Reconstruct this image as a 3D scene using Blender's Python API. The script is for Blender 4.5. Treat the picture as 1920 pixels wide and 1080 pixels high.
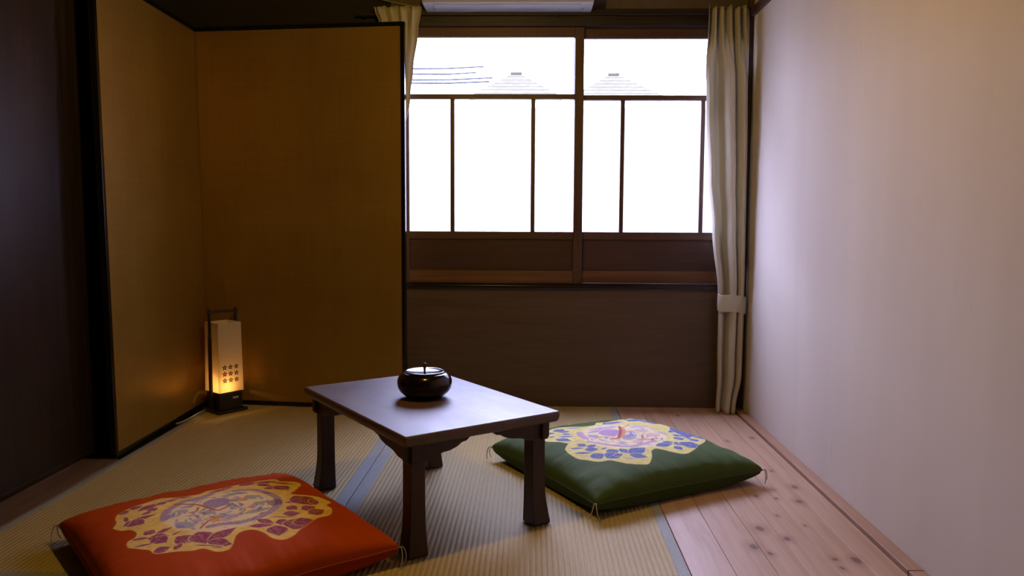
import bpy, bmesh, math, random
import numpy as np
from mathutils import Vector, Matrix, noise

random.seed(4)
for o in list(bpy.data.objects):
    bpy.data.objects.remove(o)
scene = bpy.context.scene
COL = scene.collection

# ------------------------------------------------------------------ camera
F_PX = 1460.0
PITCH, YAW, ROLL = 0.08384, 0.02596, 0.00522
CAM = Vector((0.0, 0.0, 0.86))
fwd = Vector((-math.sin(YAW)*math.cos(PITCH), math.cos(YAW)*math.cos(PITCH), -math.sin(PITCH)))
rt0 = Vector((math.cos(YAW), math.sin(YAW), 0))
up0 = rt0.cross(fwd)
rgt = rt0*math.cos(ROLL) + up0*math.sin(ROLL)
upv = -rt0*math.sin(ROLL) + up0*math.cos(ROLL)
cam_d = bpy.data.cameras.new('camera')
cam_d.sensor_width = 36.0
cam_d.lens = 36.0*F_PX/1920.0
cam_d.clip_start = 0.02
cam = bpy.data.objects.new('camera', cam_d)
COL.objects.link(cam)
m = Matrix((rgt, upv, -fwd)).transposed().to_4x4()
m.translation = CAM
cam.matrix_world = m
scene.camera = cam

# ------------------------------------------------------------------ sky, daylight, exposure
world = bpy.data.worlds.new('world')
scene.world = world
world.use_nodes = True
bg = world.node_tree.nodes['Background']
bg.inputs['Color'].default_value = (0.58, 0.60, 1.0, 1)
# overcast sky: three times brighter overhead than at the horizon (CIE overcast distribution)
SKY = 58.0
_n, _l = world.node_tree.nodes, world.node_tree.links
_tc = _n.new('ShaderNodeTexCoord')
_sp = _n.new('ShaderNodeSeparateXYZ')
_l.new(_tc.outputs['Generated'], _sp.inputs[0])
_mr = _n.new('ShaderNodeMapRange')
_mr.inputs['From Min'].default_value, _mr.inputs['From Max'].default_value = 0.0, 1.0
_mr.inputs['To Min'].default_value, _mr.inputs['To Max'].default_value = SKY/3.0, SKY
_l.new(_sp.outputs['Z'], _mr.inputs['Value'])
_l.new(_mr.outputs[0], bg.inputs['Strength'])
portal_d = bpy.data.lights.new('window_portal', 'AREA')      # guides the sky light through the window opening
portal_d.shape = 'RECTANGLE'
portal_d.size, portal_d.size_y = 1.62, 1.16
portal_d.cycles.is_portal = True
portal = bpy.data.objects.new('window_portal', portal_d)
COL.objects.link(portal)
portal.location = (0.19, 3.74, 1.26)
portal.rotation_euler = (math.radians(-90), 0, 0)
vs = scene.view_settings
vs.view_transform = 'Standard'
vs.look = 'None'
vs.gamma = 1.0
vs.use_curve_mapping = False
vs.exposure = 0.0

LAMP_POS = Vector((-0.25, 1.93, 1.62))
LAMP_POWER = 27.0
LAMP_COLOR = (1.0, 0.60, 0.09)

# ------------------------------------------------------------------ helpers
def ray(px, py):
    return fwd*F_PX + rgt*(px-960.0) - upv*(py-540.0)

def on_z(px, py, z):
    d = ray(px, py)
    return CAM + d*((z-CAM.z)/d.z)

def on_y(px, py, y):
    d = ray(px, py)
    return CAM + d*(y/d.y)

def link(name, me, parent=None):
    o = bpy.data.objects.new(name, me)
    COL.objects.link(o)
    if parent is not None:
        o.parent = parent
    return o

def tag(o, label=None, cat=None, group=None, kind=None):
    if label: o['label'] = label
    if cat: o['category'] = cat
    if group: o['group'] = group
    if kind: o['kind'] = kind
    return o

def empty(name, loc=(0, 0, 0), rz=0.0):
    o = bpy.data.objects.new(name, None)
    COL.objects.link(o)
    o.empty_display_size = 0.1
    o.location = loc
    o.rotation_euler = (0, 0, rz)
    return o

def mesh(name, verts, faces, mat, parent=None, smooth=False, bevel=0.0, seg=2, angle=40):
    me = bpy.data.meshes.new(name)
    bm = bmesh.new()
    vv = [bm.verts.new(v) for v in verts]
    for f in faces:
        try:
            bm.faces.new([vv[i] for i in f])
        except ValueError:
            pass
    bm.normal_update()
    bmesh.ops.recalc_face_normals(bm, faces=bm.faces[:])
    if bevel > 0:
        ed = [e for e in bm.edges if len(e.link_faces) == 2 and e.calc_face_angle(0) > math.radians(angle)]
        bmesh.ops.bevel(bm, geom=ed, offset=bevel, segments=seg, profile=0.5, affect='EDGES', clamp_overlap=True)
    if smooth:
        for f in bm.faces: f.smooth = True
    bm.to_mesh(me)
    bm.free()
    if mat is not None:
        me.materials.append(mat)
    return link(name, me, parent)

BOXF = [(0, 1, 3, 2), (4, 6, 7, 5), (0, 4, 5, 1), (2, 3, 7, 6), (0, 2, 6, 4), (1, 5, 7, 3)]
def box(name, x0, x1, y0, y1, z0, z1, mat, parent=None, bevel=0.0, seg=2):
    v = [(x, y, z) for x in (x0, x1) for y in (y0, y1) for z in (z0, z1)]
    return mesh(name, v, BOXF, mat, parent, bevel=bevel, seg=seg)

def prism_pts(name, pts, axis_vec, mat, parent=None, bevel=0.0, smooth=False, seg=2, angle=40):
    """polygon of 3-D points pushed along a vector"""
    n = len(pts)
    a = [Vector(p) for p in pts]
    b = [p+Vector(axis_vec) for p in a]
    fs = [tuple(range(n)), tuple(range(2*n-1, n-1, -1))]
    fs += [(i, (i+1) % n, n+(i+1) % n, n+i) for i in range(n)]
    return mesh(name, a+b, fs, mat, parent, bevel=bevel, smooth=smooth, seg=seg, angle=angle)

def lathe(name, prof, mat, parent=None, n=64, close=True):
    v, f = [], []
    for r, z in prof:
        for k in range(n):
            a = 2*math.pi*k/n
            v.append((r*math.cos(a), r*math.sin(a), z))
    for i in range(len(prof)-1):
        for k in range(n):
            f.append((i*n+k, i*n+(k+1) % n, (i+1)*n+(k+1) % n, (i+1)*n+k))
    if close:
        f.append(tuple(range(n-1, -1, -1)))
        f.append(tuple((len(prof)-1)*n+k for k in range(n)))
    o = mesh(name, v, f, mat, parent, smooth=True)
    return o

def tube(name, pts, r, mat, parent=None, n=8, rad=None):
    pts = [Vector(p) for p in pts]
    v, f = [], []
    for i, p in enumerate(pts):
        t = (pts[min(i+1, len(pts)-1)]-pts[max(i-1, 0)]).normalized()
        a = t.cross(Vector((0, 0, 1)))
        if a.length < 1e-3: a = t.cross(Vector((1, 0, 0)))
        a.normalize()
        b = t.cross(a)
        rr = rad[i] if rad else r
        for k in range(n):
            an = 2*math.pi*k/n
            v.append(p+a*(rr*math.cos(an))+b*(rr*math.sin(an)))
    for i in range(len(pts)-1):
        for k in range(n):
            f.append((i*n+k, i*n+(k+1) % n, (i+1)*n+(k+1) % n, (i+1)*n+k))
    f.append(tuple(range(n)))
    f.append(tuple((len(pts)-1)*n+k for k in range(n)))
    return mesh(name, v, f, mat, parent, smooth=True)

def spline(pts, n=10):
    pts = [Vector(p) for p in pts]
    out = []
    for i in range(len(pts)-1):
        p0 = pts[max(i-1, 0)]; p1 = pts[i]; p2 = pts[i+1]; p3 = pts[min(i+2, len(pts)-1)]
        for k in range(n):
            t = k/n
            out.append(0.5*((2*p1)+(p2-p0)*t+(2*p0-5*p1+4*p2-p3)*t*t+(3*p1-p0-3*p2+p3)*t**3))
    out.append(pts[-1])
    return out

# ------------------------------------------------------------------ materials
class NT:
    def __init__(self, name):
        self.m = bpy.data.materials.new(name)
        self.m.use_nodes = True
        self.t = self.m.node_tree
        self.b = self.t.nodes['Principled BSDF']
        self.out = self.t.nodes['Material Output']
    def n(self, typ, **kw):
        nd = self.t.nodes.new(typ)
        for k, v in kw.items():
            if k in nd.inputs: nd.inputs[k].default_value = v
            else: setattr(nd, k, v)
        return nd
    def l(self, a, b):
        self.t.links.new(a, b)
    def coords(self, scale=(1, 1, 1), rot=(0, 0, 0), kind='Object', rnd=0.0):
        tc = self.n('ShaderNodeTexCoord')
        mp = self.n('ShaderNodeMapping')
        mp.inputs['Scale'].default_value = scale
        mp.inputs['Rotation'].default_value = rot
        self.l(tc.outputs[kind], mp.inputs['Vector'])
        if rnd:
            oi = self.n('ShaderNodeObjectInfo')
            mu = self.n('ShaderNodeMath', operation='MULTIPLY')
            mu.inputs[1].default_value = rnd
            self.l(oi.outputs['Random'], mu.inputs[0])
            cb = self.n('ShaderNodeCombineXYZ')
            for k in range(3): self.l(mu.outputs[0], cb.inputs[k])
            self.l(cb.outputs[0], mp.inputs['Location'])
        return mp.outputs[0]
    def noise(self, vec, scale, detail=4, rough=0.55, dist=0.0):
        nd = self.n('ShaderNodeTexNoise', Scale=scale, Detail=detail, Roughness=rough, Distortion=dist)
        self.l(vec, nd.inputs['Vector'])
        return nd.outputs['Fac']
    def ramp(self, fac, stops):
        nd = self.n('ShaderNodeValToRGB')
        el = nd.color_ramp.elements
        while len(el) < len(stops): el.new(0.5)
        for e, (p, c) in zip(el, stops):
            e.position = p
            e.color = (*c, 1)
        self.l(fac, nd.inputs['Fac'])
        return nd.outputs['Color']
    def math(self, op, a, b=None, clamp=False):
        nd = self.n('ShaderNodeMath', operation=op, use_clamp=clamp)
        for i, x in enumerate((a, b)):
            if x is None: continue
            if isinstance(x, (int, float)): nd.inputs[i].default_value = x
            else: self.l(x, nd.inputs[i])
        return nd.outputs[0]
    def mix(self, fac, a, b, blend='MIX'):
        nd = self.n('ShaderNodeMix', data_type='RGBA', blend_type=blend)
        for s, x in ((0, fac), (6, a), (7, b)):
            if isinstance(x, (int, float)): nd.inputs[s].default_value = x
            elif isinstance(x, tuple): nd.inputs[s].default_value = (*x, 1)
            else: self.l(x, nd.inputs[s])
        return nd.outputs[2]
    def bump(self, h, strength=0.2, dist=0.002):
        nd = self.n('ShaderNodeBump', Strength=strength, Distance=dist)
        self.l(h, nd.inputs['Height'])
        self.l(nd.outputs[0], self.b.inputs['Normal'])
        return nd
    def set(self, **kw):
        for k, v in kw.items():
            k = k.replace('_', ' ')
            if isinstance(v, tuple) and len(v) == 3: v = (*v, 1)
            if isinstance(v, (int, float, tuple)): self.b.inputs[k].default_value = v
            else: self.l(v, self.b.inputs[k])

def wood(name, c0, c1, axis='Z', rough=0.5, scale=1.0, bump=0.15, spec=0.4, dark=None, coat=0.0):
    t = NT(name)
    s = {'X': (1.2, 22, 22), 'Y': (22, 1.2, 22), 'Z': (22, 22, 1.2)}[axis]
    v = t.coords(tuple(k*scale for k in s), rnd=7.0)
    n1 = t.noise(v, 1.6, 6, 0.62, 0.6)
    n2 = t.noise(v, 7.0, 3, 0.5)
    v2 = t.coords((2.2, 2.2, 2.2), rnd=3.0)
    n3 = t.noise(v2, 1.3, 3)
    f = t.math('ADD', t.math('MULTIPLY', n1, 0.75), t.math('MULTIPLY', n2, 0.25))
    col = t.ramp(f, [(0.3, c0), (0.7, c1)])
    col = t.mix(t.math('MULTIPLY', n3, 0.45), col, dark or tuple(k*0.6 for k in c0))
    t.set(Base_Color=col, Specular_IOR_Level=spec, Coat_Weight=coat, Coat_Roughness=0.25)
    r = t.math('ADD', rough-0.08, t.math('MULTIPLY', n3, 0.16))
    t.set(Roughness=r)
    t.bump(f, bump, 0.0015)
    return t.m

def plain(name, col, rough=0.5, metal=0.0, spec=0.5, var=0.12, scale=30, bump=0.05, coat=0.0):
    t = NT(name)
    v = t.coords()
    n = t.noise(v, scale, 4)
    c = t.ramp(n, [(0.3, tuple(k*(1-var) for k in col)), (0.7, tuple(min(1, k*(1+var)) for k in col))])
    t.set(Base_Color=c, Roughness=rough, Metallic=metal, Specular_IOR_Level=spec, Coat_Weight=coat)
    if bump: t.bump(n, bump, 0.001)
    return t.m

M = {}
M['window_wood'] = wood('window_wood', (0.055, 0.024, 0.014), (0.13, 0.062, 0.034), 'X', 0.45)
M['window_wood_v'] = wood('window_wood_v', (0.055, 0.024, 0.014), (0.12, 0.055, 0.030), 'Z', 0.45)
M['window_rail'] = wood('window_rail', (0.10, 0.040, 0.016), (0.22, 0.10, 0.042), 'X', 0.5)
M['window_panel'] = wood('window_panel', (0.040, 0.016, 0.012), (0.085, 0.034, 0.022), 'X', 0.5)
M['dark_beam'] = wood('dark_beam', (0.016, 0.010, 0.009), (0.040, 0.024, 0.019), 'X', 0.42)
M['sill_dark'] = wood('sill_dark', (0.012, 0.008, 0.008), (0.026, 0.016, 0.013), 'X', 0.22)
M['black_lacquer'] = plain('black_lacquer', (0.006, 0.005, 0.005), 0.18, bump=0.0)
M['door_wood'] = wood('door_wood', (0.014, 0.009, 0.008), (0.045, 0.027, 0.022), 'Z', 0.36, 0.8, 0.25, spec=0.35)
M['threshold'] = wood('threshold', (0.10, 0.055, 0.035), (0.22, 0.13, 0.085), 'Y', 0.6)
M['wall_dark'] = plain('wall_dark', (0.016, 0.010, 0.008), 0.8, scale=12)
M['wall_upper'] = plain('wall_upper', (0.13, 0.10, 0.085), 0.85, scale=20)
M['ceiling_wood'] = wood('ceiling_wood', (0.025, 0.015, 0.010), (0.05, 0.03, 0.018), 'Y', 0.6)
M['rear_wall'] = plain('rear_wall', (0.045, 0.034, 0.026), 0.9, scale=9)
M['board_low'] = wood('board_low', (0.075, 0.044, 0.027), (0.125, 0.078, 0.049), 'X', 0.5, 0.8, 0.06, dark=(0.06, 0.034, 0.022))
M['trim_brown'] = wood('trim_brown', (0.06, 0.034, 0.022), (0.11, 0.065, 0.042), 'Y', 0.5)
M['base_strip'] = wood('base_strip', (0.36, 0.20, 0.12), (0.52, 0.31, 0.19), 'Y', 0.5, 1.0, 0.1, dark=(0.30, 0.15, 0.08))
M['groove'] = plain('groove', (0.09, 0.03, 0.018), 0.7)
M['table_wood'] = wood('table_wood', (0.026, 0.010, 0.007), (0.062, 0.026, 0.016), 'X', 0.42, 1.0, 0.1)
M['table_leg'] = wood('table_leg', (0.030, 0.012, 0.008), (0.075, 0.032, 0.019), 'Z', 0.45, 1.0, 0.1)
M['white_plastic'] = plain('white_plastic', (0.34, 0.335, 0.33), 0.35, bump=0.0, var=0.02)
M['grey_plastic'] = plain('grey_plastic', (0.30, 0.30, 0.30), 0.4, bump=0.0, var=0.02)
M['cord_white'] = plain('cord_white', (0.55, 0.52, 0.46), 0.4, bump=0.0)
M['lantern_wood'] = wood('lantern_wood', (0.012, 0.007, 0.005), (0.028, 0.015, 0.010), 'Z', 0.4)
M['metal'] = plain('metal', (0.62, 0.60, 0.58), 0.3, 0.9, bump=0.0)
M['string'] = plain('string', (0.42, 0.42, 0.36), 0.9)
M['print_dark'] = plain('print_dark', (0.05, 0.018, 0.006), 0.8, bump=0.0)
M['roof_tile'] = plain('roof_tile', (0.050, 0.046, 0.030), 0.9, scale=3, spec=0.0)
M['house_wall'] = plain('house_wall', (0.62, 0.62, 0.60), 0.8, scale=2)
M['side_blocker'] = plain('side_blocker', (0.035, 0.028, 0.022), 0.8, scale=2)
M['street_blocker'] = plain('street_blocker', (0.10, 0.08, 0.065), 0.8, scale=2)
M['wire'] = plain('wire', (0.022, 0.022, 0.024), 0.6)
M['street'] = plain('street', (0.25, 0.25, 0.24), 0.9, scale=1)

def make_table_top():
    t = NT('table_top_wood')
    v = t.coords((1.4, 20, 20))
    n1 = t.noise(v, 1.5, 6, 0.6, 0.5)
    v2 = t.coords((3, 5, 5))
    n2 = t.noise(v2, 1.4, 5, 0.65, 0.4)
    v3 = t.coords((9, 9, 9))
    n3 = t.noise(v3, 2.0, 4)
    col = t.ramp(n1, [(0.3, (0.045, 0.020, 0.013)), (0.7, (0.095, 0.045, 0.030))])
    col = t.mix(t.ramp(n2, [(0.42, (0, 0, 0)), (0.66, (0.6, 0.6, 0.6))]), col, (0.11, 0.062, 0.046))
    r = t.math('ADD', 0.29, t.math('MULTIPLY', n2, 0.30))
    r = t.math('ADD', r, t.math('MULTIPLY', n3, 0.08))
    t.set(Base_Color=col, Roughness=r, Specular_IOR_Level=0.66, Coat_Weight=0.4, Coat_Roughness=0.60)
    t.bump(n1, 0.06, 0.001)
    return t.m
M['table_top'] = make_table_top()

def make_plaster():
    t = NT('wall_plaster')
    v = t.coords((3.0, 3.0, 0.35))
    n1 = t.noise(v, 1.5, 3, 0.45, 0.3)
    v2 = t.coords((1, 1, 1))
    n2 = t.noise(v2, 1.6, 4)
    v3 = t.coords((14, 14, 1.6))
    n3 = t.noise(v3, 3.0, 5, 0.7)
    col = t.ramp(n1, [(0.3, (0.61, 0.55, 0.49)), (0.7, (0.67, 0.605, 0.53))])
    col = t.mix(t.math('MULTIPLY', n2, 0.45), col, (0.58, 0.46, 0.36))
    crack = t.ramp(n3, [(0.295, (1, 1, 1)), (0.325, (0, 0, 0))])
    col = t.mix(t.math('MULTIPLY', crack, 0.35), col, (0.30, 0.23, 0.18))
    t.set(Base_Color=col, Roughness=0.9, Specular_IOR_Level=0.06)
    h = t.math('ADD', t.math('MULTIPLY', n1, 1.0), t.math('MULTIPLY', n3, 0.12))
    t.bump(h, 0.20, 0.012)
    return t.m
M['plaster'] = make_plaster()

def make_gold():
    t = NT('gold_leaf_paper')
    v = t.coords((1, 1, 1))
    n1 = t.noise(v, 3.0, 4, 0.6)
    vv = t.coords((60, 60, 2.0))
    n2 = t.noise(vv, 1.5, 3)
    vh = t.coords((1.0, 1.0, 40))
    n3 = t.noise(vh, 2.0, 3)
    f = t.math('ADD', t.math('MULTIPLY', n1, 0.5), t.math('ADD', t.math('MULTIPLY', n2, 0.25), t.math('MULTIPLY', n3, 0.25)))
    col = t.ramp(f, [(0.35, (0.26, 0.145, 0.024)), (0.65, (0.34, 0.205, 0.040))])
    t.set(Base_Color=col, Metallic=0.45, Roughness=0.42, Specular_IOR_Level=0.4)
    t.bump(t.math('ADD', n2, n3), 0.05, 0.0006)
    return t.m
M['gold'] = make_gold()

def make_tatami():
    t = NT('tatami_rush')
    v = t.coords((140, 9, 1))
    n1 = t.noise(v, 3.0, 3)
    v2 = t.coords((2, 2, 2))
    n2 = t.noise(v2, 2.0, 4)
    wv = t.n('ShaderNodeTexWave', wave_type='BANDS', bands_direction='Y', Scale=55.0, Distortion=2.0, Detail=2.0)
    tc = t.n('ShaderNodeTexCoord')
    t.l(tc.outputs['Object'], wv.inputs['Vector'])
    f = t.math('ADD', t.math('MULTIPLY', n1, 0.6), t.math('MULTIPLY', wv.outputs['Fac'], 0.4))
    col = t.ramp(f, [(0.25, (0.36, 0.28, 0.125)), (0.75, (0.54, 0.425, 0.205))])
    col = t.mix(t.math('MULTIPLY', n2, 0.4), col, (0.40, 0.295, 0.13))
    t.set(Base_Color=col, Roughness=0.62, Specular_IOR_Level=0.25)
    t.bump(f, 0.35, 0.0012)
    return t.m
M['tatami'] = make_tatami()

def make_heri():
    t = NT('tatami_border_cloth')
    v = t.coords((1, 1, 1))
    ck = t.noise(v, 420, 2)
    n2 = t.noise(v, 8, 3)
    col = t.ramp(ck, [(0.3, (0.22, 0.24, 0.22)), (0.7, (0.40, 0.42, 0.40))])
    col = t.mix(t.math('MULTIPLY', n2, 0.3), col, (0.22, 0.22, 0.19))
    t.set(Base_Color=col, Roughness=0.7)
    t.bump(ck, 0.2, 0.0006)
    return t.m
M['heri'] = make_heri()

def make_plank(knots):
    t = NT('cedar_plank')
    tc = t.n('ShaderNodeTexCoord')
    base = t.coords((18, 1.0, 18), rnd=9.0)
    n1 = t.noise(base, 1.6, 6, 0.62, 0.9)
    v2 = t.coords((2, 1, 2), rnd=5.0)
    n2 = t.noise(v2, 2.2, 4)
    col = t.ramp(n1, [(0.3, (0.38, 0.215, 0.125)), (0.5, (0.50, 0.32, 0.205)), (0.72, (0.57, 0.39, 0.265))])
    col = t.mix(t.math('MULTIPLY', n2, 0.55), col, (0.45, 0.25, 0.14))
    vd = t.coords((30, 30, 30))
    nz = t.n('ShaderNodeTexNoise', Scale=1.0, Detail=2.0)
    t.l(vd, nz.inputs['Vector'])
    wob = t.n('ShaderNodeVectorMath', operation='MULTIPLY_ADD')
    t.l(nz.outputs['Color'], wob.inputs[0])
    wob.inputs[1].default_value = (0.012, 0.02, 0)
    t.l(tc.outputs['Object'], wob.inputs[2])
    acc, halo = None, None
    for (kx, ky, r) in knots:
        s = t.n('ShaderNodeVectorMath', operation='SUBTRACT')
        t.l(wob.outputs[0], s.inputs[0])
        s.inputs[1].default_value = (kx+0.006, ky+0.010, 0)
        mu = t.n('ShaderNodeVectorMath', operation='MULTIPLY')
        t.l(s.outputs[0], mu.inputs[0])
        mu.inputs[1].default_value = (1.0/r, 0.62/r, 0)
        ln = t.n('ShaderNodeVectorMath', operation='LENGTH')
        t.l(mu.outputs[0], ln.inputs[0])
        acc = ln.outputs['Value'] if acc is None else t.math('MINIMUM', acc, ln.outputs['Value'])
    core = t.ramp(acc, [(0.55, (1, 1, 1)), (1.0, (0, 0, 0))])
    sc = t.math('MULTIPLY', acc, 0.33)
    hal = t.ramp(sc, [(0.3, (1, 1, 1)), (0.9, (0, 0, 0))])
    col = t.mix(t.math('MULTIPLY', hal, 0.45), col, (0.30, 0.13, 0.07))
    col = t.mix(t.math('MULTIPLY', core, 0.8), col, (0.12, 0.050, 0.028))
    t.set(Base_Color=col, Roughness=t.math('ADD', 0.36, t.math('MULTIPLY', n2, 0.14)), Specular_IOR_Level=0.45)
    t.bump(n1, 0.08, 0.001)
    return t.m
KNOTS = [(0.866, 2.516, .012), (0.835, 2.382, .012), (0.772, 2.403, .006), (0.715, 2.425, .009), (0.729, 2.263, .006),
         (0.649, 2.159, .013), (0.704, 2.09, .011), (0.597, 2.033, .014), (0.628, 1.99, .009), (0.785, 1.964, .009),
         (0.838, 1.959, .012), (0.783, 1.908, .007), (0.787, 2.188, .005), (0.842, 2.681, .007), (0.78, 3.051, .008),
         (0.891, 3.102, .009), (0.659, 3.458, .011), (0.50, 1.45, .012), (0.82, 1.2, .012)]
M['plank'] = make_plank(KNOTS)

def make_curtain_mat():
    t = NT('curtain_linen')
    v = t.coords((1, 1, 1))
    n = t.noise(v, 500, 2)
    n2 = t.noise(v, 6, 3)
    col = t.ramp(n, [(0.3, (0.60, 0.555, 0.46)), (0.7, (0.70, 0.655, 0.55))])
    col = t.mix(t.math('MULTIPLY', n2, 0.25), col, (0.58, 0.53, 0.42))
    t.set(Base_Color=col, Roughness=0.85, Specular_IOR_Level=0.2)
    t.bump(n, 0.15, 0.0006)
    tr = t.n('ShaderNodeBsdfTranslucent', Color=(0.58, 0.54, 0.44, 1))
    mx = t.n('ShaderNodeMixShader', Fac=0.26)
    t.l(t.b.outputs[0], mx.inputs[1]); t.l(tr.outputs[0], mx.inputs[2])
    t.l(mx.outputs[0], t.out.inputs['Surface'])
    return t.m
M['curtain'] = make_curtain_mat()

def make_glass(name, frosted):
    t = NT(name)
    tp = t.n('ShaderNodeBsdfTransparent', Color=(0.93, 0.95, 0.95, 1))
    if frosted:
        tl = t.n('ShaderNodeBsdfTranslucent', Color=(0.93, 0.94, 0.95, 1))
        mx = t.n('ShaderNodeMixShader', Fac=0.30)
        t.l(tp.outputs[0], mx.inputs[1]); t.l(tl.outputs[0], mx.inputs[2])
    else:
        gl = t.n('ShaderNodeBsdfGlossy', Roughness=0.03)
        fr = t.n('ShaderNodeFresnel', IOR=1.45)
        mx = t.n('ShaderNodeMixShader')
        t.l(fr.outputs[0], mx.inputs[0])
        t.l(tp.outputs[0], mx.inputs[1]); t.l(gl.outputs[0], mx.inputs[2])
    t.l(mx.outputs[0], t.out.inputs['Surface'])
    return t.m
M['clear_glass'] = make_glass('clear_glass', False)
M['frosted_glass'] = make_glass('frosted_glass', True)

def make_paper():
    t = NT('lantern_paper')
    v = t.coords((1, 1, 1))
    n = t.noise(v, 90, 4)
    col = t.ramp(n, [(0.3, (0.66, 0.60, 0.52)), (0.7, (0.74, 0.69, 0.61))])
    t.set(Base_Color=col, Roughness=0.8, Specular_IOR_Level=0.2)
    tr = t.n('ShaderNodeBsdfTranslucent', Color=(0.86, 0.72, 0.50, 1))
    mx = t.n('ShaderNodeMixShader', Fac=0.5)
    t.l(t.b.outputs[0], mx.inputs[1]); t.l(tr.outputs[0], mx.inputs[2])
    t.l(mx.outputs[0], t.out.inputs['Surface'])
    return t.m
M['paper'] = make_paper()

def make_emit(name, col, s):
    t = NT(name)
    e = t.n('ShaderNodeEmission', Strength=s)
    e.inputs['Color'].default_value = (*col, 1)
    t.l(e.outputs[0], t.out.inputs['Surface'])
    return t.m
M['bulb_glow'] = make_emit('bulb_glow', (1.0, 0.72, 0.36), 18.0)

def make_lacquer():
    t = NT('dark_lacquer')
    v = t.coords((1, 1, 1))
    n = t.noise(v, 7, 4)
    col = t.ramp(n, [(0.35, (0.004, 0.003, 0.003)), (0.72, (0.014, 0.005, 0.003))])
    t.set(Base_Color=col, Roughness=0.14, Specular_IOR_Level=0.45)
    return t.m
M['lacquer'] = make_lacquer()

def make_cloth(name, sheen):
    t = NT(name)
    a = t.n('ShaderNodeVertexColor', layer_name='print')
    v = t.coords((1, 1, 1))
    n = t.noise(v, 700, 2)
    n2 = t.noise(v, 14, 3)
    k = t.math('ADD', 0.86, t.math('MULTIPLY', n2, 0.28))
    cb = t.n('ShaderNodeCombineColor')
    for i in range(3): t.l(k, cb.inputs[i])
    col = t.mix(1.0, a.outputs['Color'], cb.outputs[0], 'MULTIPLY')
    t.set(Base_Color=col, Roughness=0.72, Specular_IOR_Level=0.10, Sheen_Weight=sheen, Sheen_Roughness=0.4)
    t.bump(n, 0.2, 0.0005)
    return t.m
M['cloth_orange'] = make_cloth('orange_print_cloth', 0.0)
M['cloth_green'] = make_cloth('green_print_cloth', 0.07)

# ------------------------------------------------------------------ the room shell
XR = 0.978          # right wall face
XL = -1.640         # left wall face (behind door and screen)
YB = 3.610          # face of the board below the window
Y0 = -0.60          # wall behind the camera
ZC = 2.30

floor = box('floor', XL-0.1, XR+0.1, Y0-0.1, YB+0.2, -0.10, -0.022, M['board_low'])
tag(floor, kind='structure')
near = box('floor_matting', XL, 0.397, Y0, 0.850, -0.022, -0.001, M['tatami'], floor)
o = box('ceiling', XL-0.1, XR+0.1, Y0-0.1, YB+0.2, ZC, ZC+0.06, M['ceiling_wood'])
tag(o, kind='structure')
o = box('wall_right', XR, XR+0.1, Y0-0.1, YB+0.2, -0.022, ZC, M['plaster'])
tag(o, kind='structure')
o = box('wall_left', XL-0.1, XL, Y0-0.1, YB+0.2, -0.022, ZC, M['wall_dark'])
tag(o, kind='structure')
o = box('wall_rear', XL, XR, Y0-0.1, Y0, -0.022, ZC, M['rear_wall'])
tag(o, kind='structure')

# window wall: dark wall beside the window, grey wall above it, veneer board below it
WX0, WX1 = -0.655, 0.978
Z_SILL, Z_HEAD = 0.582, 1.745
wb = empty('wall_back', (0, 0, 0))
tag(wb, kind='structure')
box('side_wall', XL, WX0, YB+0.055, YB+0.16, -0.022, ZC, M['wall_dark'], wb)
box('upper_wall', WX0, WX1, YB+0.03, YB+0.16, 1.80, ZC, M['wall_upper'], wb)
box('lower_board', WX0-0.25, WX1, YB, YB+0.16, -0.022, 0.556, M['board_low'], wb)

def struct(o):
    return tag(o, kind='structure')

# lintel, sill and posts
lin = struct(empty('trim_1', (0, 0, 0)))
box('lintel_beam', WX0, WX1, YB-0.006, YB+0.16, Z_HEAD-0.001, 1.797, M['dark_beam'], lin, bevel=0.003)
box('lintel_cap', WX0, WX1, YB-0.028, YB+0.06, 1.797, 1.815, M['dark_beam'], lin, bevel=0.002)
box('lintel_groove_strip', WX0, WX1, YB-0.010, YB+0.002, 1.764, 1.772, M['dark_beam'], lin, bevel=0.001)
box('jamb', WX0, WX0+0.030, YB-0.006, YB+0.16, Z_SILL, Z_HEAD, M['window_wood_v'], lin, bevel=0.002)
box('jamb', WX1-0.020, WX1, YB-0.006, YB+0.16, Z_SILL, Z_HEAD, M['window_wood_v'], lin, bevel=0.002)
sil = struct(empty('trim_2', (0, 0, 0)))
box('sill_board', WX0, WX1, YB-0.022, YB+0.16, 0.556, 0.572, M['sill_dark'], sil, bevel=0.003)
box('track_lip', WX0, WX1, YB-0.012, YB-0.004, 0.572, Z_SILL-0.001, M['sill_dark'], sil, bevel=0.001)
box('track_bed', WX0, WX1, YB+0.002, YB+0.16, 0.572, 0.578, M['dark_beam'], sil)
tr = struct(box('trim_3', XR-0.018, XR, Y0, YB+0.03, 1.778, 1.812, M['trim_brown'], bevel=0.002))
post = struct(box('trim_4', XR-0.020, XR, YB-0.035, YB, 0.014, 2.28, M['trim_brown'], bevel=0.002))

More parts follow.
